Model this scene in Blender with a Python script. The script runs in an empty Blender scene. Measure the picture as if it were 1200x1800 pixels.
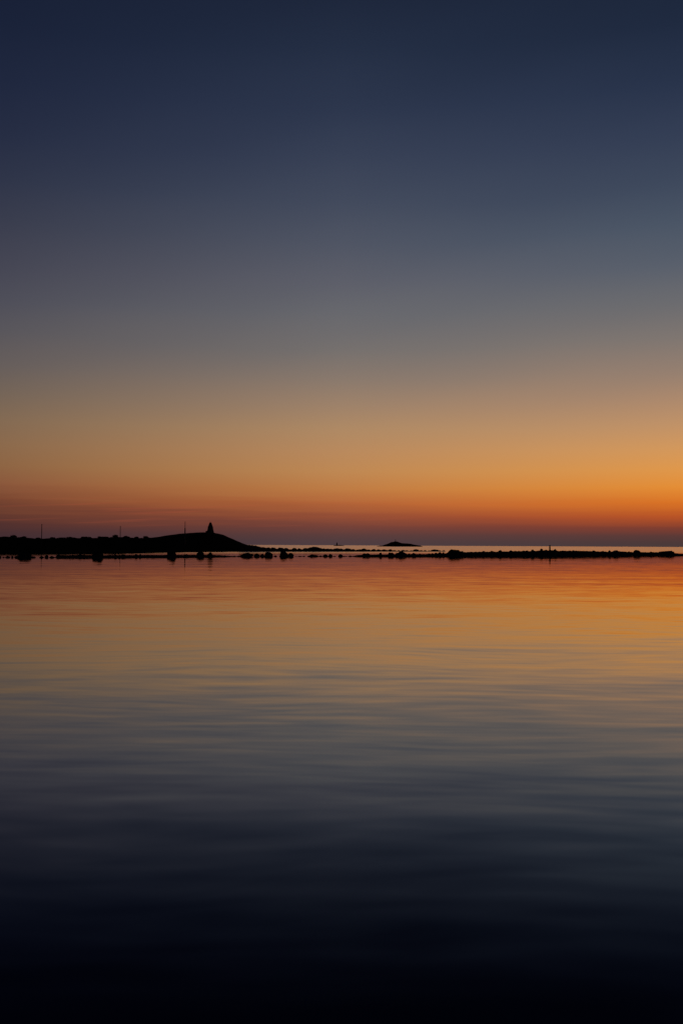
import bpy, bmesh, math, random
from mathutils import Vector, Matrix, noise as mnoise

S = bpy.context.scene
COL = S.collection
R = math.radians

# ------------------------------------------------------------------ camera
CAM_H = 2.0                 # eye height above the water, metres
F = 1750.0                  # focal length in photograph pixels (1200 x 1800)
PITCH = math.atan(58.5 / F)
ROLL = 0.0049
cam_d = bpy.data.cameras.new("camera")
cam = bpy.data.objects.new("camera", cam_d)
COL.objects.link(cam)
cam_d.sensor_fit = 'VERTICAL'
cam_d.sensor_height = 36.0
cam_d.lens = 36.0 * F / 1800.0
cam_d.clip_start = 0.1
cam_d.clip_end = 200000
CM = Matrix.Rotation(R(90) + PITCH, 4, 'X') @ Matrix.Rotation(ROLL, 4, 'Z')
cam.matrix_world = Matrix.Translation((0, 0, CAM_H)) @ CM
S.camera = cam

S.view_settings.view_transform = 'Standard'
S.view_settings.look = 'None'
S.view_settings.exposure = 0.0
S.view_settings.gamma = 1.0

# ------------------------------------------------------------------ sky
def lin(c):
    out = []
    for v in c:
        v /= 255.0
        out.append(v / 12.92 if v <= 0.04045 else ((v + 0.055) / 1.055) ** 2.4)
    return out

W = bpy.data.worlds.new("World")
S.world = W
W.use_nodes = True
nt = W.node_tree
nt.nodes.clear()

class NG:
    """tiny helper for node trees"""
    def __init__(self, tree): self.t = tree
    def n(self, kind, **kw):
        nd = self.t.nodes.new(kind)
        for k, v in kw.items(): setattr(nd, k, v)
        return nd
    def link(self, a, b): self.t.links.new(a, b)
    def math(self, op, a, b=None, c=None, clamp=False):
        nd = self.n('ShaderNodeMath', operation=op, use_clamp=clamp)
        for i, v in enumerate((a, b, c)):
            if v is None: continue
            if isinstance(v, (int, float)): nd.inputs[i].default_value = v
            else: self.link(v, nd.inputs[i])
        return nd.outputs[0]
    def maprange(self, v, a, b, c=0.0, d=1.0, smooth=True):
        nd = self.n('ShaderNodeMapRange')
        nd.interpolation_type = 'SMOOTHSTEP' if smooth else 'LINEAR'
        self.link(v, nd.inputs[0])
        for i, x in enumerate((a, b, c, d)): nd.inputs[1 + i].default_value = x
        return nd.outputs[0]
    def mixc(self, f, a, b, mode='MIX'):
        nd = self.n('ShaderNodeMix', data_type='RGBA', blend_type=mode)
        if isinstance(f, (int, float)): nd.inputs[0].default_value = f
        else: self.link(f, nd.inputs[0])
        for i, v in ((6, a), (7, b)):
            if isinstance(v, tuple): nd.inputs[i].default_value = (*v, 1)
            else: self.link(v, nd.inputs[i])
        return nd.outputs[2]

# sky colour against height above the horizon (pixels of the photograph on the given azimuth)
SKY_LEFT = [(0, (62, 46, 52)), (12, (64, 45, 50)), (35, (82, 49, 46)), (60, (101, 58, 46)), (80, (121, 70, 49)), (110, (139, 88, 60)),
            (150, (142, 103, 70)), (200, (135, 107, 81)), (260, (117, 101, 88)), (330, (97, 91, 92)), (400, (83, 82, 91)),
            (480, (72, 72, 86)), (560, (58, 61, 79)), (660, (45, 51, 73)), (760, (36, 43, 67)), (860, (29, 37, 61)), (960, (25, 33, 56))]
SKY_MID = [(0, (76, 60, 64)), (14, (84, 61, 62)), (35, (112, 65, 57)), (55, (140, 75, 54)), (75, (170, 92, 55)), (100, (190, 116, 63)),
           (135, (191, 136, 82)), (195, (178, 138, 99)), (260, (153, 128, 107)), (340, (121, 114, 110)), (400, (105, 105, 110)),
           (460, (95, 96, 107)), (560, (75, 81, 99)), (660, (60, 68, 90)), (760, (48, 57, 81)), (860, (38, 48, 71)), (960, (31, 40, 62))]
SKY_RIGHT = [(0, (72, 58, 58)), (14, (80, 57, 56)), (30, (104, 60, 54)), (48, (146, 64, 42)), (66, (188, 86, 38)), (90, (218, 116, 38)),
             (120, (228, 143, 56)), (160, (218, 153, 84)), (215, (192, 146, 104)), (275, (166, 134, 110)), (350, (133, 121, 113)),
             (410, (112, 110, 112)), (480, (93, 98, 110)), (560, (76, 86, 104)), (660, (61, 71, 93)), (760, (48, 58, 83)), (860, (37, 48, 72)), (960, (30, 40, 62))]
SKY_BACK = [(0, (16, 16, 26)), (60, (20, 20, 32)), (200, (22, 24, 38)), (400, (20, 24, 38)), (700, (16, 21, 34)), (960, (13, 18, 30))]
ZENITH = (8, 11, 22)
EMAX = 60.0
def settle(table, k):
    """press the low colour bands towards the horizon by the factor k; grey the high sky a little"""
    out = []
    for p, (r, g_, b) in table:
        f = k + (1 - k) * min(1, max(0, (p - 70) / 130))
        h = min(1, max(0, (p - 350) / 250))
        out.append((p * f, (r * (1 - .005 * h), g_ * (1 + .003 * h), b * (1 - .02 * h))))
    return out
SKY_LEFT, SKY_MID, SKY_RIGHT = settle(SKY_LEFT, 0.94), settle(SKY_MID, 0.86), settle(SKY_RIGHT, 0.84)

def pchip(xs, ys, x):
    """monotone cubic through the listed colours"""
    n = len(xs)
    if x <= xs[0]: return ys[0]
    if x >= xs[-1]: return ys[-1]
    d = [(ys[i + 1] - ys[i]) / (xs[i + 1] - xs[i]) for i in range(n - 1)]
    m = [d[0]] + [0 if d[i - 1] * d[i] <= 0 else 2 * d[i - 1] * d[i] / (d[i - 1] + d[i]) for i in range(1, n - 1)] + [d[-1]]
    i = max(k for k in range(n - 1) if xs[k] <= x)
    h = xs[i + 1] - xs[i]; t = (x - xs[i]) / h
    return ((2*t**3 - 3*t**2 + 1) * ys[i] + (t**3 - 2*t**2 + t) * h * m[i]
            + (-2*t**3 + 3*t**2) * ys[i + 1] + (t**3 - t**2) * h * m[i + 1])

def elev(px_up, off):
    return math.degrees(math.atan(px_up / math.hypot(F, off)))

g = NG(nt)
tc = g.n('ShaderNodeTexCoord')
sep = g.n('ShaderNodeSeparateXYZ')
g.link(tc.outputs['Generated'], sep.inputs[0])
e_deg = g.math('MULTIPLY', g.math('ARCSINE', sep.outputs[2]), 180 / math.pi)
az = g.math('MULTIPLY', g.math('ARCTAN2', sep.outputs[0], sep.outputs[1]), 180 / math.pi)   # 0 = straight out to sea, + right
GLOW_AZ = 22.0
dz = g.math('ABSOLUTE', g.math('SUBTRACT', az, GLOW_AZ))
# thin drawn-out streaks: shift the height lookup a little along the horizon
cv = g.n('ShaderNodeCombineXYZ')
g.link(g.math('MULTIPLY', az, 0.055), cv.inputs[0])
g.link(g.math('ADD', g.math('MULTIPLY', e_deg, 1.5), g.math('MULTIPLY', az, 0.012)), cv.inputs[1])
ns = g.n('ShaderNodeTexNoise')
ns.inputs['Scale'].default_value = 1.6
ns.inputs['Detail'].default_value = 4
g.link(cv.outputs[0], ns.inputs['Vector'])
streak = g.math('SUBTRACT', ns.outputs[0], 0.5)
band = g.math('MULTIPLY', g.maprange(e_deg, 0.5, 1.3), g.maprange(e_deg, 2.2, 4.0, 1, 0))
e_s = g.math('ADD', e_deg, g.math('MULTIPLY', g.math('MULTIPLY', streak, band), g.maprange(az, -14, 8, 1.2, 0.3)))
# broad, faint unevenness of the high sky
cv2 = g.n('ShaderNodeCombineXYZ')
g.link(g.math('MULTIPLY', az, 0.03), cv2.inputs[0])
g.link(g.math('SUBTRACT', g.math('MULTIPLY', e_deg, 0.16), g.math('MULTIPLY', az, 0.02)), cv2.inputs[1])
ns2 = g.n('ShaderNodeTexNoise')
ns2.inputs['Scale'].default_value = 1.0
ns2.inputs['Detail'].default_value = 2
g.link(cv2.outputs[0], ns2.inputs['Vector'])
wob = g.math('MULTIPLY', g.math('SUBTRACT', ns2.outputs[0], 0.5), g.maprange(e_deg, 4, 12, 0, 2.2))
e_s = g.math('ADD', e_s, wob)
pos = g.math('SQRT', g.math('DIVIDE', g.math('MAXIMUM', e_s, 0.0), EMAX), clamp=True)

def ramp(table, off):
    xs = [elev(p, off) for p, c in table] + [EMAX, 90]
    cs = [lin(c) for p, c in table] + [lin(ZENITH), lin(ZENITH)]
    nd = g.n('ShaderNodeValToRGB')
    cr = nd.color_ramp
    cr.interpolation = 'LINEAR'
    N = 31
    while len(cr.elements) < N: cr.elements.new(0.5)
    for i in range(N):
        p = i / (N - 1)
        e = EMAX * p * p
        cr.elements[i].position = p
        cr.elements[i].color = (*[max(0.0, pchip(xs, [c[k] for c in cs], e)) for k in range(3)], 1)
    g.link(pos, nd.inputs[0])
    return nd.outputs[0]

c_r, c_m, c_l, c_b = ramp(SKY_RIGHT, 560), ramp(SKY_MID, 0), ramp(SKY_LEFT, 560), ramp(SKY_BACK, 0)
sky = g.mixc(g.maprange(dz, 3.5, 22, smooth=False), c_r, c_m)
sky = g.mixc(g.maprange(dz, 22, 41, smooth=False), sky, c_l)
sky = g.mixc(g.maprange(dz, 45, 120), sky, c_b)
cv3 = g.n('ShaderNodeCombineXYZ')
g.link(g.math('MULTIPLY', az, 0.13), cv3.inputs[0])
g.link(g.math('SUBTRACT', g.math('MULTIPLY', e_deg, 5.5), g.math('MULTIPLY', az, 0.22)), cv3.inputs[1])
ns3 = g.n('ShaderNodeTexNoise')
ns3.inputs['Scale'].default_value = 1.0
ns3.inputs['Detail'].default_value = 3
g.link(cv3.outputs[0], ns3.inputs['Vector'])
w_amt = g.math('MULTIPLY', g.maprange(ns3.outputs[0], 0.52, 0.74), g.math('MULTIPLY', g.maprange(e_deg, 0.8, 1.5), g.maprange(e_deg, 2.2, 3.2, 1, 0)))
w_amt = g.math('MULTIPLY', w_amt, g.maprange(az, -10, 6, 0.26, 0.12))
sky = g.mixc(w_amt, sky, tuple(lin((176, 84, 58))))
bg = g.n('ShaderNodeBackground')
g.link(sky, bg.inputs[0])
bg.inputs[1].default_value = 1.0
wo = g.n('ShaderNodeOutputWorld')
g.link(bg.outputs[0], wo.inputs[0])

# ------------------------------------------------------------------ helpers
def ray(px, py):
    return CM.to_3x3() @ Vector(((px - 600) / F, -(py - 900) / F, -1))

def horizon(px): return 958.5 + ROLL * (px - 600)

def spot(px, D, z=0.0):
    """world point at distance D out to sea in the direction of column px, at height z"""
    d = ray(px, horizon(px))
    return Vector((D * d.x / d.y, D, z))

def height(px, py, D):
    """height above the water of what is seen at (px, py) when it stands at distance D"""
    d = ray(px, py)
    return CAM_H + D * d.z / d.y

def px_of(x, y):
    return 600 + F * x / y

def interp(table, x):
    if x <= table[0][0]: return table[0][1]
    for (a, ya), (b, yb) in zip(table, table[1:]):
        if x <= b: return ya + (yb - ya) * (x - a) / (b - a)
    return table[-1][1]

def sst(a, b, x):
    t = min(1, max(0, (x - a) / (b - a)))
    return t * t * (3 - 2 * t)

def link_mesh(name, bm, mat, parent=None, smooth=False):
    me = bpy.data.meshes.new(name)
    bm.normal_update()
    bm.to_mesh(me); bm.free()
    if smooth:
        for p in me.polygons: p.use_smooth = True
    me.materials.append(mat)
    o = bpy.data.objects.new(name, me)
    COL.objects.link(o)
    if parent: o.parent = parent
    return o

def empty(name, loc, rz=0.0):
    o = bpy.data.objects.new(name, None)
    o.location = loc; o.rotation_euler = (0, 0, rz)
    COL.objects.link(o)
    return o

def tag(o, label=None, cat=None, group=None, kind=None):
    if label: o["label"] = label
    if cat: o["category"] = cat
    if group: o["group"] = group
    if kind: o["kind"] = kind
    return o

def lathe(bm, prof, seg=16, center=(0, 0), phase=0.0, cap=True):
    rings = []
    for r, z in prof:
        rings.append([bm.verts.new((center[0] + r * math.cos(2*math.pi*i/seg + phase), center[1] + r * math.sin(2*math.pi*i/seg + phase), z)) for i in range(seg)])
    for a, b in zip(rings, rings[1:]):
        for i in range(seg):
            bm.faces.new((a[i], a[(i+1) % seg], b[(i+1) % seg], b[i]))
    if cap:
        bm.faces.new(rings[0][::-1]); bm.faces.new(rings[-1])

def box(bm, x0, x1, y0, y1, z0, z1, m=None):
    vs = [bm.verts.new((x, y, z)) for z in (z0, z1) for y in (y0, y1) for x in (x0, x1)]
    for f in ((0, 2, 3, 1), (4, 5, 7, 6), (0, 1, 5, 4), (2, 6, 7, 3), (0, 4, 6, 2), (1, 3, 7, 5)):
        bm.faces.new([vs[i] for i in f])
    if m is not None: bmesh.ops.transform(bm, matrix=m, verts=vs)

def bar(bm, a, b, r, seg=6):
    a, b = Vector(a), Vector(b)
    q = (b - a).to_track_quat('Z', 'Y').to_matrix()
    rings = [[bm.verts.new(p + q @ Vector((r * math.cos(2*math.pi*i/seg), r * math.sin(2*math.pi*i/seg), 0))) for i in range(seg)] for p in (a, b)]
    for i in range(seg):
        bm.faces.new((rings[0][i], rings[0][(i+1) % seg], rings[1][(i+1) % seg], rings[1][i]))
    bm.faces.new(rings[0][::-1]); bm.faces.new(rings[1])

# ------------------------------------------------------------------ materials
def mat_noise(name, c1, c2, scale, rough=0.9, bump=0.3, bdist=0.05):
    m = bpy.data.materials.new(name); m.use_nodes = True
    t = m.node_tree; q = NG(t)
    b = t.nodes['Principled BSDF']
    tcn = q.n('ShaderNodeTexCoord')
    n1 = q.n('ShaderNodeTexNoise'); n1.inputs['Scale'].default_value = scale; n1.inputs['Detail'].default_value = 6
    q.link(tcn.outputs['Object'], n1.inputs['Vector'])
    f = q.maprange(n1.outputs[0], 0.35, 0.65)
    q.link(q.mixc(f, c1, c2), b.inputs['Base Color'])
    b.inputs['Roughness'].default_value = rough
    b.inputs['Specular IOR Level'].default_value = 0.0 if rough > 0.8 else 0.3
    bp = q.n('ShaderNodeBump'); bp.inputs['Strength'].default_value = bump; bp.inputs['Distance'].default_value = bdist
    n2 = q.n('ShaderNodeTexNoise'); n2.inputs['Scale'].default_value = scale * 4; n2.inputs['Detail'].default_value = 5
    q.link(tcn.outputs['Object'], n2.inputs['Vector'])
    q.link(n2.outputs[0], bp.inputs['Height']); q.link(bp.outputs[0], b.inputs['Normal'])
    return m

M_HEATH = mat_noise('heath', (0.016, 0.018, 0.010), (0.026, 0.023, 0.015), 0.05)
M_SHINGLE = mat_noise('shingle', (0.025, 0.023, 0.021), (0.045, 0.041, 0.037), 1.2)
M_ROCK = mat_noise('rock', (0.022, 0.021, 0.02), (0.05, 0.046, 0.042), 2.0)
M_LEAF = mat_noise('leaf', (0.03, 0.045, 0.02), (0.05, 0.06, 0.03), 0.8)
M_BARK = mat_noise('bark', (0.05, 0.04, 0.03), (0.08, 0.065, 0.05), 3.0)
M_WOOD = mat_noise('weathered_wood', (0.07, 0.06, 0.05), (0.11, 0.095, 0.08), 2.5)
M_TOWER = mat_noise('tarred_boards', (0.04, 0.032, 0.028), (0.06, 0.045, 0.04), 1.2)
M_IRON = mat_noise('dark_iron', (0.03, 0.03, 0.03), (0.05, 0.045, 0.04), 3.0, rough=0.6)
M_GRASS = mat_noise('dry_grass', (0.06, 0.06, 0.03), (0.09, 0.08, 0.04), 1.0)
M_GLASS = bpy.data.materials.new('dark_glass'); M_GLASS.use_nodes = True
_b = M_GLASS.node_tree.nodes['Principled BSDF']
_b.inputs['Base Color'].default_value = (0.02, 0.022, 0.025, 1); _b.inputs['Roughness'].default_value = 0.15

# water: one sheet, mirror-like with long low ripples; the breeze roughens it outside the lagoon
def water_material():
    m = bpy.data.materials.new('sea_water'); m.use_nodes = True
    t = m.node_tree; q = NG(t)
    t.nodes.clear()
    out = q.n('ShaderNodeOutputMaterial')
    mix = q.n('ShaderNodeMixShader'); q.link(mix.outputs[0], out.inputs[0])
    deep = q.n('ShaderNodeBsdfDiffuse'); deep.inputs['Color'].default_value = (0.004, 0.009, 0.06, 1)
    b = q.n('ShaderNodeBsdfGlossy'); b.distribution = 'MULTI_GGX'
    b.inputs['Color'].default_value = (1, 1, 1, 1)
    fr = q.n('ShaderNodeFresnel'); fr.inputs['IOR'].default_value = 1.333
    cur = q.n('ShaderNodeFloatCurve')
    pts = [(0.0, 0.0), (0.06, 0.006), (0.09, 0.022), (0.115, 0.07), (0.14, 0.14), (0.185, 0.27), (0.235, 0.39), (0.30, 0.50), (0.42, 0.60), (0.66, 0.71), (1.0, 1.0)]
    cc = cur.mapping.curves[0]
    while len(cc.points) < len(pts): cc.points.new(0.5, 0.5)
    for pt, xy in zip(cc.points, pts): pt.location = xy; pt.handle_type = 'AUTO_CLAMPED'
    cur.mapping.update()
    q.link(fr.outputs[0], cur.inputs['Value'])
    q.link(cur.outputs[0], mix.inputs[0]); q.link(deep.outputs[0], mix.inputs[1]); q.link(b.outputs[0], mix.inputs[2])
    geo = q.n('ShaderNodeNewGeometry')
    sp = q.n('ShaderNodeSeparateXYZ'); q.link(geo.outputs['Position'], sp.inputs[0])
    X, Y = sp.outputs[0], sp.outputs[1]
    # slow bends in the ripple lines
    wn = q.n('ShaderNodeTexNoise'); wn.inputs['Scale'].default_value = 0.13; wn.inputs['Detail'].default_value = 1.0
    q.link(geo.outputs['Position'], wn.inputs['Vector'])
    wc = q.n('ShaderNodeVectorMath', operation='SUBTRACT'); q.link(wn.outputs['Color'], wc.inputs[0]); wc.inputs[1].default_value = (0.5, 0.5, 0.5)
    wsc = q.n('ShaderNodeVectorMath', operation='MULTIPLY'); q.link(wc.outputs[0], wsc.inputs[0]); wsc.inputs[1].default_value = (2.0, 3.0, 0)
    bent = q.n('ShaderNodeVectorMath', operation='ADD'); q.link(geo.outputs['Position'], bent.inputs[0]); q.link(wsc.outputs[0], bent.inputs[1])
    def field(rot, sx, sy, detail, rough, off, warp=0.0):
        mp = q.n('ShaderNodeMapping')
        q.link(bent.outputs[0], mp.inputs['Vector'])
        mp.inputs['Rotation'].default_value = (0, 0, R(rot))
        mp.inputs['Scale'].default_value = (sx, sy, 1)
        mp.inputs['Location'].default_value = (off, off * 1.7, 0)
        nz = q.n('ShaderNodeTexNoise')
        nz.inputs['Scale'].default_value = 1.0
        nz.inputs['Detail'].default_value = detail
        nz.inputs['Roughness'].default_value = rough
        nz.inputs['Distortion'].default_value = warp
        q.link(mp.outputs[0], nz.inputs['Vector'])
        sc = q.n('ShaderNodeSeparateColor'); q.link(nz.outputs['Color'], sc.inputs[0])
        return q.math('SUBTRACT', sc.outputs[0], 0.5), q.math('SUBTRACT', sc.outputs[1], 0.5)
    a_y, a_x = field(17, 0.03, 0.38, 1.5, 0.5, 3.1)          # long swell
    b_y, b_x = field(27, 0.34, 1.75, 1.5, 0.5, 11.7, 0.2)   # ripples
    c_y, c_x = field(30, 0.95, 3.8, 1.5, 0.5, 27.3, 0.2)      # fine ripples near the camera
    dist = q.math('SQRT', q.math('ADD', q.math('MULTIPLY', X, X), q.math('MULTIPLY', Y, Y)))
    sy = q.math('ADD', q.math('ADD', q.math('MULTIPLY', a_y, WAVE[0]), q.math('MULTIPLY', b_y, WAVE[1])), q.math('MULTIPLY', c_y, WAVE[2]))
    sx = q.math('ADD', q.math('MULTIPLY', b_x, WAVE[1] * 0.2), q.math('MULTIPLY', c_x, WAVE[2] * 0.35))
    calm = q.maprange(dist, 12, 90, 1.0, WAVE[3])            # the lee of the spit lies calmer
    sy = q.math('MULTIPLY', sy, calm); sx = q.math('MULTIPLY', sx, calm)
    sy = q.math('SUBTRACT', sy, q.maprange(dist, 3.5, 14, LEAN[0], LEAN[1]))
    cmb = q.n('ShaderNodeCombineXYZ')
    q.link(sx, cmb.inputs[0]); q.link(sy, cmb.inputs[1]); cmb.inputs[2].default_value = 1
    nv = q.n('ShaderNodeVectorMath', operation='NORMALIZE'); q.link(cmb.outputs[0], nv.inputs[0])
    q.link(nv.outputs[0], b.inputs['Normal']); q.link(nv.outputs[0], fr.inputs['Normal'])
    # wind: lagoon calm, water beyond the near spit ruffled, open sea more so
    beyond = q.math('SUBTRACT', Y, q.math('ADD', q.math('MULTIPLY', X, 0.74), 178.0))
    r = q.math('ADD', q.maprange(beyond, 4, 130, ROUGH[0], ROUGH[1]), q.maprange(Y, 330, 700, 0, ROUGH[2]))
    st, _ = field(2, 0.0004, 0.004, 3.0, 0.6, 5.5)
    r = q.math('ADD', r, q.math('MULTIPLY', q.math('MULTIPLY', st, q.maprange(beyond, 0, 60)), 0.22))
    q.link(r, b.inputs['Roughness'])
    return m

WAVE = (0.022, 0.044, 0.037, 0.5)
LEAN = (0.015, 0.0024)               # normals tilted shoreward, added so the water mirrors higher sky
ROUGH = (0.025, 0.15, 0.02)
bm = bmesh.new()
rows = [-60, 0, 20, 60, 150, 400, 1200, 4000, 15000, 60000]
cols = [-60000, -9000, -1500, -300, -60, 0, 60, 300, 1500, 9000, 60000]
gv = [[bm.verts.new((x, y, 0)) for x in cols] for y in rows]
for i in range(len(rows) - 1):
    for j in range(len(cols) - 1):
        bm.faces.new((gv[i][j], gv[i][j+1], gv[i+1][j+1], gv[i+1][j]))
tag(link_mesh('water', bm, water_material()), kind='structure')

# ------------------------------------------------------------------ headland with the lighthouse hill
CREST = [(-160, 944), (0, 943.8), (45, 944.5), (60, 946.4), (75, 946.6), (100, 945.6), (155, 945.8), (180, 945.2), (200, 943.8), (225, 944.5), (240, 945.6),
         (262, 945.2), (280, 943.4), (300, 940.2), (315, 938.2), (330, 937.2), (345, 936.2), (358, 935.7), (375, 936.4), (385, 938.2), (393, 940.3), (402, 944.4),
         (415, 949.3), (428, 953.2), (440, 956.3), (446, 957.9), (450, 959.8), (455, 963.5), (475, 968)]
SHORE = [(-160, 162), (0, 177), (200, 201), (330, 250), (400, 272), (450, 290), (520, 300)]
D_CREST = 1400.0
def headland_z(px, D):
    ds = interp(SHORE, px)
    n = mnoise.fractal(Vector((px * 0.05, D * 0.02, 3.0)), 1.0, 2.0, 4)
    zc = height(px, interp(CREST, px), D_CREST)
    low = -0.6 + 1.25 * sst(ds - 6, ds + 14, D) + 0.28 * n
    edge = 1 - sst(425, 462, px + 0.02 * (D - 300))
    if D > 345: low = low * 1.0 - 2.2 * (1 - edge) * sst(345, 400, D)
    hill = (zc - 1.0) * sst(520, D_CREST, D) ** 1.25
    z = low + max(hill, -2.5)
    z = min(z, zc + 0.1) if D > 900 else z
    z += 1.1 * sst(1250, 1390, D) * sst(285, 255, px) * mnoise.fractal(Vector((px * 0.085, D * 0.003, 7.7)), 0.8, 2.0, 4)
    z -= (zc + 4) * sst(D_CREST + 30, D_CREST + 330, D)
    return z
bm = bmesh.new()
pxs = [-160 + 2.5 * i for i in range(257)]
fr = [0, .004, .008, .013, .02, .03, .045, .065, .09, .12, .16, .21, .27, .34, .42, .5, .58, .66, .74, .81, .87, .92, .96, 1.0, 1.03, 1.07, 1.14, 1.25, 1.3]
grid = []
for f in fr:
    row = []
    for p in pxs:
        ds = interp(SHORE, p) - 8
        D = ds + (D_CREST - ds) * f
        row.append(bm.verts.new(spot(p, D, headland_z(p, D))))
    grid.append(row)
for i in range(len(fr) - 1):
    for j in range(len(pxs) - 1):
        bm.faces.new((grid[i][j], grid[i][j+1], grid[i+1][j+1], grid[i+1][j]))
tag(link_mesh('headland', bm, M_HEATH, smooth=True), kind='structure')

# ------------------------------------------------------------------ low banks of shingle: the inner and the outer spit
def bank(name, D_of, tops, x0, x1, step, depth, mat, w_drop=0.5):
    """a long low bank: crest heights follow tops (px, height in metres above the water)"""
    bm = bmesh.new()
    prof = [(-0.62, -1), (-0.5, 0.0), (-0.38, 0.45), (-0.2, 0.86), (0, 1.0), (0.2, 0.9), (0.4, 0.5), (0.55, 0.0), (0.66, -1)]
    rows = []
    n = int((x1 - x0) / step)
    for i in range(n + 1):
        p = x0 + (x1 - x0) * i / n
        hgt = interp(tops, p)
        row = []
        for k, (a, b) in enumerate(prof):
            D = D_of(p) + depth * a + 0.5 * mnoise.noise(Vector((p * 0.11, k * 3.1, 1)))
            jit = mnoise.noise(Vector((p * 0.35, k * 1.7, 8))) * 0.12 * max(hgt, 0) if b > 0 else 0
            z = hgt * b + jit if b > 0 else b * w_drop + min(0, hgt)
            row.append(bm.verts.new(spot(p, D, z)))
        rows.append(row)
    for a, b in zip(rows, rows[1:]):
        for k in range(len(prof) - 1):
            bm.faces.new((a[k], b[k], b[k+1], a[k+1]))
    return tag(link_mesh(name, bm, mat, smooth=True), kind='structure')

def near_D(p): return 0.94 * interp([(-80, 144), (0, 150), (172, 159), (450, 180), (700, 194), (900, 219), (1010, 229), (1190, 248), (1280, 258)], p)
def mid_D(p): return interp([(420, 293), (500, 303), (700, 336), (800, 352)], p)

NEAR_TOPS = [(-80, -0.1), (95, -0.1), (102, 0.32), (160, 0.35), (190, 0.32), (290, 0.34), (318, 0.34), (345, 0.32), (376, 0.29), (398, 0.16), (412, 0.09), (425, -0.04),
             (615, -0.05), (628, 0.27), (650, 0.35), (680, 0.38), (700, 0.47), (720, 0.45), (735, 0.39), (760, 0.45), (785, 0.53), (815, 0.78), (850, 0.84), (872, 0.86),
             (900, 0.96), (925, 0.96), (940, 0.98), (956, 1.18), (970, 1.16), (985, 1.06), (1010, 1.08), (1050, 0.92), (1065, 0.88), (1090, 0.92), (1110, 0.78),
             (1130, 0.76), (1155, 0.74), (1182, 0.61), (1200, 0.34), (1280, 0.36)]
bank('near_spit', near_D, NEAR_TOPS, -80, 1280, 1.5, 9, M_SHINGLE)
MID_TOPS = [(420, 1.5), (436, 1.95), (446, 1.92), (451, 1.72), (457, 1.38), (466, 1.2), (480, 0.95), (520, 0.6), (535, 0.75), (545, 1.3), (553, 1.55), (559, 1.4), (567, 0.85), (580, 0.68), (592, 0.75), (600, 0.5), (612, 0.65), (622, 0.45),
            (640, 0.55), (655, 0.28), (700, 0.06), (780, 0.02), (792, -0.3), (800, -0.4)]
bank('inner_spit', mid_D, MID_TOPS, 420, 800, 1.5, 12, M_SHINGLE)

# ------------------------------------------------------------------ distant islands
def islet(name, D, water_y, tops, depth):
    bm = bmesh.new()
    x0, x1 = tops[0][0], tops[-1][0]
    n = 60
    rows = []
    for i in range(n + 1):
        p = x0 + (x1 - x0) * i / n
        zt = height(p, interp(tops, p), D)
        row = []
        for k in range(11):
            v = -1 + 2 * k / 10
            f = math.cos(v * math.pi / 2) ** 0.8 if abs(v) < 1 else 0
            z = -1 + (zt + 1) * f + 0.06 * zt * mnoise.noise(Vector((p * 0.4, k * 1.3, 2)))
            row.append(bm.verts.new(spot(p, D + depth * v * (0.3 + 0.7 * math.sin(math.pi * i / n)), z)))
        rows.append(row)
    for a, b in zip(rows, rows[1:]):
        for k in range(10): bm.faces.new((a[k], b[k], b[k+1], a[k+1]))
    return tag(link_mesh(name, bm, M_HEATH, smooth=True), kind='structure')

D_ISLE = 1900.0
ISLE = [(659, 961.5), (663, 960), (667, 959.2), (672, 958.9), (676, 957.4), (680, 956), (688, 952.8), (695, 951.6), (700, 952.8), (706, 954.7), (715, 955.1), (722, 956),
        (730, 957.8), (738, 959), (742, 960.4), (746, 962)]
islet('island', D_ISLE, 961, ISLE, 34)
D_SKERRY = 3300.0
SKERRY = [(584, 959.8), (587, 958.5), (590, 957.9), (596, 957.9), (600, 958.3), (604, 959.0), (607, 959.8)]
islet('skerry', D_SKERRY, 959.5, SKERRY, 16)

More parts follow.
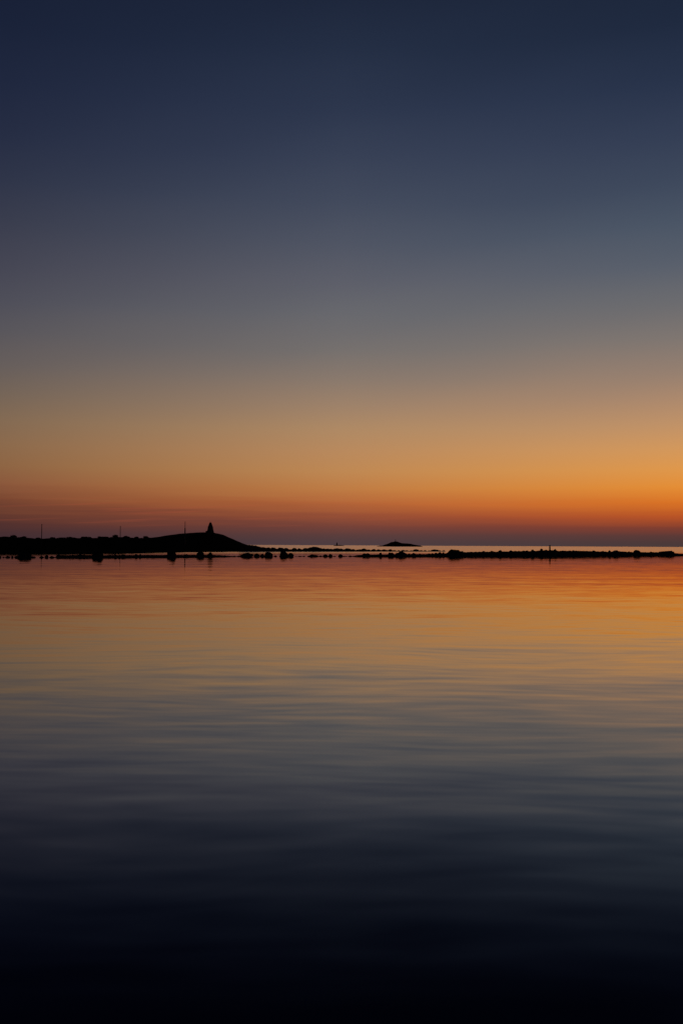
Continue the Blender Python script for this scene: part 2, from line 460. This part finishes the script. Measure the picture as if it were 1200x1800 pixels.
# ------------------------------------------------------------------ lighthouse
def make_lighthouse(px=369.7, D=D_CREST):
    z0 = headland_z(px, D) - 0.3
    u = D / F                                   # metres per photograph pixel here
    root = empty('lighthouse', spot(px, D, z0), R(22.5))
    tag(root, 'dark tapering lighthouse tower on top of the smooth hill', 'lighthouse')
    H1 = 10.0 * u; H2 = 16.4 * u
    bm = bmesh.new()
    lathe(bm, [(7.0*u, -1.0), (6.9*u, 0.0), (6.9*u, 0.5), (6.6*u, 0.6), (4.5*u, H1), (2.6*u, H2)], 8)
    body = link_mesh('tower', bm, M_TOWER, root)
    for k, zz in ((5, 2.6), (5, 6.4), (7, 4.5)):
        a = k * math.pi / 4 + math.pi / 8
        r = 6.6*u + (4.5*u - 6.6*u) * (zz - 0.6) / (H1 - 0.6)
        bm = bmesh.new()
        m = Matrix.Rotation(a, 4, 'Z') @ Matrix.Translation((r * 0.924 - 0.02, 0, zz))
        box(bm, -0.05, 0.10, -0.5, 0.5, -0.7, 0.7, m)
        win = link_mesh('window', bm, M_WOOD, body)
        bm = bmesh.new()
        box(bm, 0.10, 0.115, -0.4, 0.4, -0.6, 0.6, m)
        link_mesh('pane', bm, M_GLASS, win)
    bm = bmesh.new()
    m = Matrix.Rotation(6 * math.pi / 4 + math.pi / 8, 4, 'Z') @ Matrix.Translation((6.75*u * 0.924, 0, 0))
    box(bm, -0.3, 0.12, -0.6, 0.6, 0.3, 2.5, m)
    link_mesh('door', bm, M_WOOD, root)
    bm = bmesh.new()                            # gallery half way up
    lathe(bm, [(4.3*u, H1 - 0.35), (5.5*u, H1 - 0.05), (5.6*u, H1 + 0.15), (4.3*u, H1 + 0.16)], 8)
    gal = link_mesh('gallery', bm, M_WOOD, root)
    bm = bmesh.new()
    pts = [Vector((5.35*u * math.cos(i * math.pi / 4), 5.35*u * math.sin(i * math.pi / 4), H1 + 0.15)) for i in range(8)]
    for i in range(8):
        bar(bm, pts[i], pts[i] + Vector((0, 0, 1.0)), 0.05)
        for hh in (0.5, 1.0):
            bar(bm, pts[i] + Vector((0, 0, hh)), pts[(i+1) % 8] + Vector((0, 0, hh)), 0.035)
    link_mesh('railing', bm, M_IRON, gal)
    bm = bmesh.new()                            # lantern room
    lathe(bm, [(2.2*u, H2), (2.2*u, H2 + 1.0*u)], 8)
    link_mesh('lantern', bm, M_GLASS, root)
    bm = bmesh.new()
    lathe(bm, [(2.75*u, H2 + 1.0*u), (2.6*u, H2 + 1.25*u), (1.5*u, H2 + 1.9*u), (0.5*u, H2 + 2.3*u), (0.12*u, H2 + 2.4*u)], 8)
    roof = link_mesh('roof', bm, M_IRON, root)
    bm = bmesh.new()
    lathe(bm, [(0.22*u, H2 + 2.4*u), (0.3*u, H2 + 2.7*u), (0.14*u, H2 + 3.0*u), (0.1*u, H2 + 4.4*u)], 8)
    link_mesh('finial', bm, M_IRON, roof)
    # lean-to at the foot
    bm = bmesh.new()
    m = Matrix.Rotation(-R(22.5), 4, 'Z')
    x0, x1 = -8.2*u, -5.6*u
    zs = 3.2
    vs = [bm.verts.new(m @ Vector(v)) for v in ((x0, -1.6, -0.6), (x1, -1.6, -0.6), (x1, 1.6, -0.6), (x0, 1.6, -0.6),
                                               (x0, -1.6, zs - 0.6), (x1, -1.6, zs), (x1, 1.6, zs), (x0, 1.6, zs - 0.6))]
    for f in ((0, 3, 2, 1), (4, 5, 6, 7), (0, 1, 5, 4), (2, 3, 7, 6), (3, 0, 4, 7), (1, 2, 6, 5)): bm.faces.new([vs[i] for i in f])
    link_mesh('annex', bm, M_TOWER, root)
make_lighthouse()

# ------------------------------------------------------------------ tall poles on the headland
def make_pole(px, tip_y, D, r, label, sleeve):
    z0 = headland_z(px, D) - 0.2
    zt = height(px, tip_y, D)
    root = empty('pole', spot(px, D, z0))
    tag(root, label, 'pole', 'thin poles on the headland')
    hgt = zt - z0
    bm = bmesh.new()
    lathe(bm, [(r, -0.8), (r, 0), (r * 0.72, hgt - 0.3)], 10)
    link_mesh('shaft', bm, M_WOOD, root)
    bm = bmesh.new()
    lathe(bm, [(r * 0.95, hgt - 0.5), (r * 0.95, hgt - 0.08), (r * 0.3, hgt)], 10)
    link_mesh('cap', bm, M_IRON, root)
    if sleeve:
        bm = bmesh.new()
        lathe(bm, [(r * 1.6, -0.8), (r * 1.55, hgt * sleeve), (r * 1.1, hgt * sleeve + 0.3)], 10)
        link_mesh('sleeve', bm, M_IRON, root)
make_pole(73.5, 921.0, 600, 0.26, 'tall thin dark pole above the bushes at the far left of the headland', 0)
make_pole(211.5, 924.8, 610, 0.24, 'shortest thin pole, standing between bushes midway along the ridge', 0)
make_pole(325.2, 916.6, 620, 0.22, 'thin pole on the smooth hill just left of the lighthouse', 0.72)

# ------------------------------------------------------------------ bushes along the ridge
def make_bush(px, wpx, hpx, D, label, seed):
    rnd = random.Random(seed)
    u = D / F
    w, h = wpx * u * 0.66, hpx * u
    root = empty('bush', spot(px, D, headland_z(px, D) - 0.4))
    tag(root, label, 'bush', 'bushes along the headland ridge')
    lobes = [(rnd.uniform(-.55, .55) * w, rnd.uniform(-.5, .5) * w, h * rnd.uniform(.05, .7), rnd.uniform(.28, .5)) for _ in range(7)]
    lobes.append((0, 0, h * 0.55, 0.5)); lobes.append((0, 0, h * 0.1, 0.75))
    bm = bmesh.new()
    for (lx, ly, lz, lr) in lobes:
        for _ in range(120):
            d = Vector((rnd.gauss(0, 1), rnd.gauss(0, 1), rnd.gauss(0, 1))).normalized() * rnd.random() ** 0.4
            c = Vector((lx + d.x * lr * w, ly + d.y * lr * w, max(0.1, lz + d.z * lr * h)))
            s = rnd.uniform(0.28, 0.5)
            n = Vector((rnd.gauss(0, 1), rnd.gauss(0, 1), rnd.gauss(0, 1))).normalized()
            a = n.orthogonal().normalized() * s; b = n.cross(a).normalized() * s * 0.7
            bm.faces.new([bm.verts.new(c + q) for q in (a, b, -a, -b)])
    link_mesh('foliage', bm, M_LEAF, root)
    bm = bmesh.new()
    for (lx, ly, lz, lr) in lobes[:5]:
        bar(bm, (lx * 0.2, ly * 0.2, -0.3), (lx * 0.8, ly * 0.8, lz), 0.07, 5)
    link_mesh('stem', bm, M_BARK, root)
BL = 'low rounded dark bush in the row along the headland ridge'
for i, (p, w, h, lab) in enumerate([
        (24.5, 11, 4.6, 'tallest bush near the left edge, left of the first pole'),
        (43, 13, 3.2, 'broad bush between the tallest bush and the first pole'),
        (68, 9, 2.6, 'bush right at the foot of the leftmost pole'),
        (10, 12, 2.2, BL), (92, 9, 2.2, BL), (107, 17, 2.9, BL), (123, 12, 3.3, BL), (131, 9, 2.2, BL), (150, 19, 2.7, BL), (176, 10, 2.4, BL), (184, 14, 1.8, BL),
        (202, 12, 4.0, 'tall bush just left of the middle pole'),
        (222, 13, 3.0, 'broad bush just right of the middle pole'),
        (240, 8, 2.6, 'small bush between the middle pole and the last bush before the hill'),
        (257, 11, 3.6, 'rounded bush at the right end of the row, where the hill starts to rise')]):
    make_bush(p, w, h, D_CREST - 15, lab, 100 + i)

# ------------------------------------------------------------------ boulders and stones
def boulder_mesh(seed, cuts=5, rough=0.24, sub=4):
    """unit boulder: about 1 wide, 1 deep, top at z = 1, base below 0"""
    rnd = random.Random(seed)
    bm = bmesh.new()
    bmesh.ops.create_icosphere(bm, subdivisions=sub, radius=1.0)
    planes = []
    for _ in range(cuts):
        n = Vector((rnd.uniform(-1, 1), rnd.uniform(-1, 1), rnd.uniform(-0.1, 0.9))).normalized()
        planes.append((n, rnd.uniform(0.62, 0.86)))
    o = Vector((seed * 7.3, seed * 3.1, seed * 1.7))
    for v in bm.verts:
        p = v.co.copy()
        for n, d in planes:
            k = p.dot(n) - d
            if k > 0: p -= n * k * 0.88
        p *= 1 + rough * mnoise.noise(p * 1.3 + o) + rough * 0.45 * mnoise.noise(p * 3.5 + o) + rough * 0.15 * mnoise.noise(p * 9 + o)
        v.co = p
    xs = [v.co.x for v in bm.verts]; zs = [v.co.z for v in bm.verts]; ys = [v.co.y for v in bm.verts]
    cx, sx = (max(xs) + min(xs)) / 2, max(xs) - min(xs)
    cy, sy = (max(ys) + min(ys)) / 2, max(ys) - min(ys)
    zt = max(zs); zb = zt - 0.62 * (zt - min(zs))
    for v in bm.verts:
        v.co.x = (v.co.x - cx) / sx; v.co.y = (v.co.y - cy) / sy
        v.co.z = (v.co.z - zb) / (zt - zb)
    return bm

def big_boulder(px, wpx, top_y, D, seed, label, cat='boulder', group=None, base=0.0, depth=0.8, cuts=5, shape=None):
    u = D / F
    zt = height(px, top_y, D)
    bm = boulder_mesh(seed, cuts)
    h = zt - base
    for v in bm.verts:
        v.co.x *= wpx * u; v.co.y *= wpx * u * depth; v.co.z *= h
        if shape == 'slab':
            x = v.co.x / (wpx * u)
            if v.co.z > 0: v.co.z = min(v.co.z * 1.6, h * (0.76 + 0.25 * (x + 0.5)))
        elif shape and v.co.z > 0: v.co.z *= shape(v.co.x / (wpx * u))
    o = link_mesh('boulder', bm, M_ROCK, smooth=True)
    o.location = spot(px, D, base)
    return tag(o, label, cat, group)

BIG = [
    (43, 27, 970.5, 'broad low boulder in the shallows at the far left of the near stone row', None),
    (172, 20, 966, 'large dark boulder below the middle pole in the near stone row', None),
    (302, 17, 965, 'tall blocky boulder left of the lighthouse reflection, below the hill', None),
    (327, 15, 974.8, 'low stone between the two tall boulders below the lighthouse hill', None),
    (353, 16, 969.5, 'rounded boulder just left of the lighthouse reflection', None),
    (369, 10, 970.5, 'narrow boulder directly below the lighthouse', None),
    (247, 6, 973.6, 'small pointed stone midway between the two largest boulders at left', None),
    (270, 15, 975.2, 'low humped stone left of the tall blocky boulder', None),
    (433, 25, 971.6, 'wedge shaped boulder sloping down to the left at the foot of the hill', lambda x: 0.62 + 0.75 * (x + 0.5) if x < 0.1 else 1.07),
    (451.5, 11, 972.6, 'smaller rounded boulder right beside the wedge shaped one', None),
    (461, 9, 973.0, 'small boulder squeezed between two larger ones right of the wedge shaped boulder', None),
    (472.5, 15, 970.2, 'lumpy peaked boulder in the middle of the boulder cluster right of the hill', None),
    (500, 19, 968.4, 'largest boulder of the cluster right of the hill', None),
    (511, 11, 971.6, 'boulder leaning on the right side of the largest one in the cluster', None),
    (550, 20, 974.6, 'flat low stone standing alone in calm water right of the boulder cluster', None),
    (572, 10, 974.0, 'left one of two touching low stones below the distant beacon', None),
    (580.5, 8, 973.4, 'right one of two touching low stones below the distant beacon', None),
    (598, 9, 974.0, 'small round stone alone in the gap right of the two touching stones', None),
    (643, 17, 972.8, 'broad low boulder at the left tip of the near spit', None),
    (668.5, 6, 971.0, 'pointed upright stone below the left end of the island', None),
    (685, 11, 970.8, 'rounded stone below the left slope of the island', None),
    (705, 21, 969.0, 'hump backed boulder on the near spit below the island', None),
    (727, 9, 971.8, 'round stone right of the hump backed boulder', None),
    (760, 9, 972.0, 'small round stone left of the biggest boulder on the near spit', None),
    (769, 8, 972.6, 'small stone nearest the left side of the biggest boulder', None),
    (795.5, 29, 965.3, 'biggest boulder on the near spit, where the thicker bank begins', lambda x: 1.0),
    (878, 13, 966.8, 'rounded boulder on the bank, first right of the biggest one', None),
    (921, 7, 967.2, 'small stone on the bank left of the pointed stone', None),
    (936, 9, 965.8, 'pointed stone on the bank left of the marker post', None),
    (949.5, 11, 964.2, 'tilted boulder on the bank close to the marker post', None),
    (1070, 9, 967.0, 'left one of two neighbouring round boulders on the right part of the bank', None),
    (1080.5, 12, 967.0, 'right, wider one of two neighbouring boulders on the right part of the bank', None),
    (1119, 16, 966.5, 'large round boulder on the bank left of the long slab', None),
    (1169, 29, 968.0, 'long slab of rock rising to the right near the right edge', 'slab'),
]
for i, (p, w, ty, lab, shp) in enumerate(BIG):
    big_boulder(p, w, ty, near_D(p) - 1.0, 11 + i, lab, shape=shp, cuts=2 if p in (1070, 1080.5, 1119) else 7 if w > 12 else 5, depth=0.75)

# small stones: six shapes, copied along both spits
protos = []
for k in range(6):
    o = link_mesh('stone', boulder_mesh(300 + k, 7, 0.30, 3), M_ROCK, smooth=True)
    protos.append(o)
used = [False] * 6
def stone(px, D, wpx, h, base, label, group, rnd):
    k = rnd.randrange(6)
    if used[k]:
        o = protos[k].copy(); COL.objects.link(o)
    else:
        o = protos[k]; used[k] = True
    u = D / F
    o.location = spot(px, D, base)
    o.scale = (wpx * u, wpx * u * rnd.uniform(0.7, 1.1), h)
    o.rotation_euler = (0, 0, rnd.uniform(-0.5, 0.5) + (math.pi if rnd.random() < .5 else 0))
    tag(o, label, 'stone', group)
rnd = random.Random(5)
L1, G1 = 'small dark stone in the low row across the calm water at left', 'stones of the low row at left'
p = -20
while p < 425:
    w = rnd.choice((rnd.uniform(3, 6), rnd.uniform(5, 13)))
    if 56 < p < 60: p += 3
    hh = rnd.choice((rnd.uniform(0.2, 0.36), rnd.uniform(0.3, 0.55))) * (1.0 if p < 375 else 0.5) * (1.0 if p > 95 else 0.85)
    if rnd.random() < 0.12: hh *= 1.35
    stone(p + w/2, near_D(p) + rnd.uniform(-1.5, 1.5), w, hh, -0.03, L1, G1, rnd)
    p += w * rnd.uniform(0.55, 0.95) if p > 100 else w * rnd.uniform(0.8, 1.5)
L2, G2 = 'small low stone in the shallow gap between the hill and the near spit', 'stones of the shallow gap'
for q in (484, 520, 527, 534, 543, 556, 563, 588, 605, 609, 615, 620, 627, 633):
    stone(q, near_D(q) + rnd.uniform(-1, 1), rnd.uniform(6, 9), rnd.uniform(0.08, 0.24), -0.03, L2, G2, rnd)
L3, G3 = 'small dark stone on the edge of the near spit at right', 'stones of the near spit'
p = 640
while p < 1215:
    w = rnd.uniform(4, 9)
    b = max(0, interp(NEAR_TOPS, p))
    front = rnd.random() < 0.4
    if front: stone(p, near_D(p) - rnd.uniform(3.6, 4.8), w, rnd.uniform(0.2, 0.45), -0.05, L3, G3, rnd)
    else: stone(p, near_D(p) + rnd.uniform(-1, 1), w, rnd.choice((rnd.uniform(0.1, 0.25), rnd.uniform(0.2, 0.46))), b - 0.12, L3, G3, rnd)
    p += w * rnd.uniform(0.7, 1.15)
L4, G4 = 'small dark stone on the inner spit in front of the open sea', 'stones of the inner spit'
for (q, w, ty) in [(456, 6, 960.6), (463, 8, 961.6), (472, 8, 962), (481, 8, 962.2), (494, 9, 962.4), (503, 8, 963), (517, 9, 962.8), (526, 8, 963.4), (537, 8, 963.2), (568, 8, 963.8),
                   (574, 8, 964.3), (582, 8, 964.6), (592, 10, 963.6), (599, 7, 964), (605, 6, 965.3), (612, 12, 963.8), (620, 7, 965), (628, 7, 965.8), (634, 7, 965.4), (640, 12, 964.1),
                   (647, 7, 965.8), (656, 8, 965), (662, 6, 966.5), (666, 8, 965.6), (674, 9, 965.6), (680, 6, 966.8), (686, 9, 965.4), (693, 7, 966.8), (700, 6, 967.2), (708, 7, 966.6),
                   (715, 8, 967), (722, 7, 967.2), (731, 11, 965.2), (740, 6, 967), (747, 7, 967), (754, 7, 967.4), (763, 13, 965.6), (772, 7, 967.2), (779, 6, 967)]:
    D = mid_D(q) - 2
    b = max(0.0, interp(MID_TOPS, q) * 0.7)
    stone(q, D, w * rnd.uniform(1.0, 1.5), max(0.2, height(q, ty, D) - b), b, L4, G4, rnd)

# ------------------------------------------------------------------ marker post on the near spit
def make_post(px=965.7):
    D = near_D(px)
    u = D / F
    z0 = interp(NEAR_TOPS, px) - 0.15
    hgt = height(px, 958.4, D) - z0
    root = empty('marker_post', spot(px, D, z0))
    tag(root, 'short stout marker post standing upright on the near bank at right', 'post')
    bm = bmesh.new()
    r = 1.35 * u
    lathe(bm, [(r * 1.25, 0), (r * 1.1, hgt * 0.3), (r * 0.92, hgt * 0.86)], 12)
    link_mesh('shaft', bm, M_WOOD, root)
    bm = bmesh.new()
    lathe(bm, [(r * 1.05, hgt * 0.86), (r * 1.08, hgt * 0.95), (r * 0.6, hgt)], 12)
    link_mesh('cap', bm, M_IRON, root)
make_post()

# ------------------------------------------------------------------ beacons far out
def make_beacon(px, tip_y, base_y, wpx, D, label, name='beacon'):
    u = D / F
    z0 = height(px, base_y, D) - 0.8
    hgt = height(px, tip_y, D) - z0
    w = wpx * u / 2
    root = empty(name, spot(px, D, z0))
    tag(root, label, 'beacon')
    bm = bmesh.new()
    lathe(bm, [(w * 1.15, -1.5), (w * 1.1, 0.3), (w, 0.5), (w * 0.86, hgt * 0.74)], 14)
    link_mesh('tower', bm, M_TOWER, root)
    bm = bmesh.new()
    lathe(bm, [(w * 0.7, hgt * 0.74), (w * 0.7, hgt * 0.88)], 14)
    link_mesh('lantern', bm, M_GLASS, root)
    bm = bmesh.new()
    lathe(bm, [(w * 1.0, hgt * 0.88), (w * 0.8, hgt * 0.93), (w * 0.15, hgt)], 14)
    link_mesh('roof', bm, M_IRON, root)
make_beacon(592, 953.6, 957.9, 2.3, D_SKERRY, 'stubby beacon tower on the tiny skerry at the horizon')
make_beacon(694.7, 947.6, 951.8, 1.0, D_ISLE, 'thin little beacon on the top of the distant island')

# ------------------------------------------------------------------ grass on the near bank
rnd = random.Random(9)
bm = bmesh.new()
for _ in range(2600):
    p = rnd.choice((rnd.uniform(985, 1062), rnd.uniform(820, 1110), rnd.uniform(1005, 1045)))
    D = near_D(p) + rnd.uniform(-2.2, 1.5)
    z = interp(NEAR_TOPS, p) * 0.82
    c = spot(p, D, z)
    tall = rnd.random() < 0.05 and 1005 < p < 1050
    h = rnd.uniform(0.12, 0.28) * (1.8 if tall else 1)
    a = rnd.uniform(0, math.pi); s = rnd.uniform(0.008, 0.016)
    dx, dy = s * math.cos(a), s * math.sin(a)
    lean = Vector((rnd.gauss(0, .25), rnd.gauss(0, .25), 1)) * h
    v = [bm.verts.new(c + Vector((-dx, -dy, 0))), bm.verts.new(c + Vector((dx, dy, 0))), bm.verts.new(c + lean)]
    bm.faces.new(v)
tag(link_mesh('grass', bm, M_GRASS), 'sparse dry grass growing on the near bank', 'grass', kind='stuff')
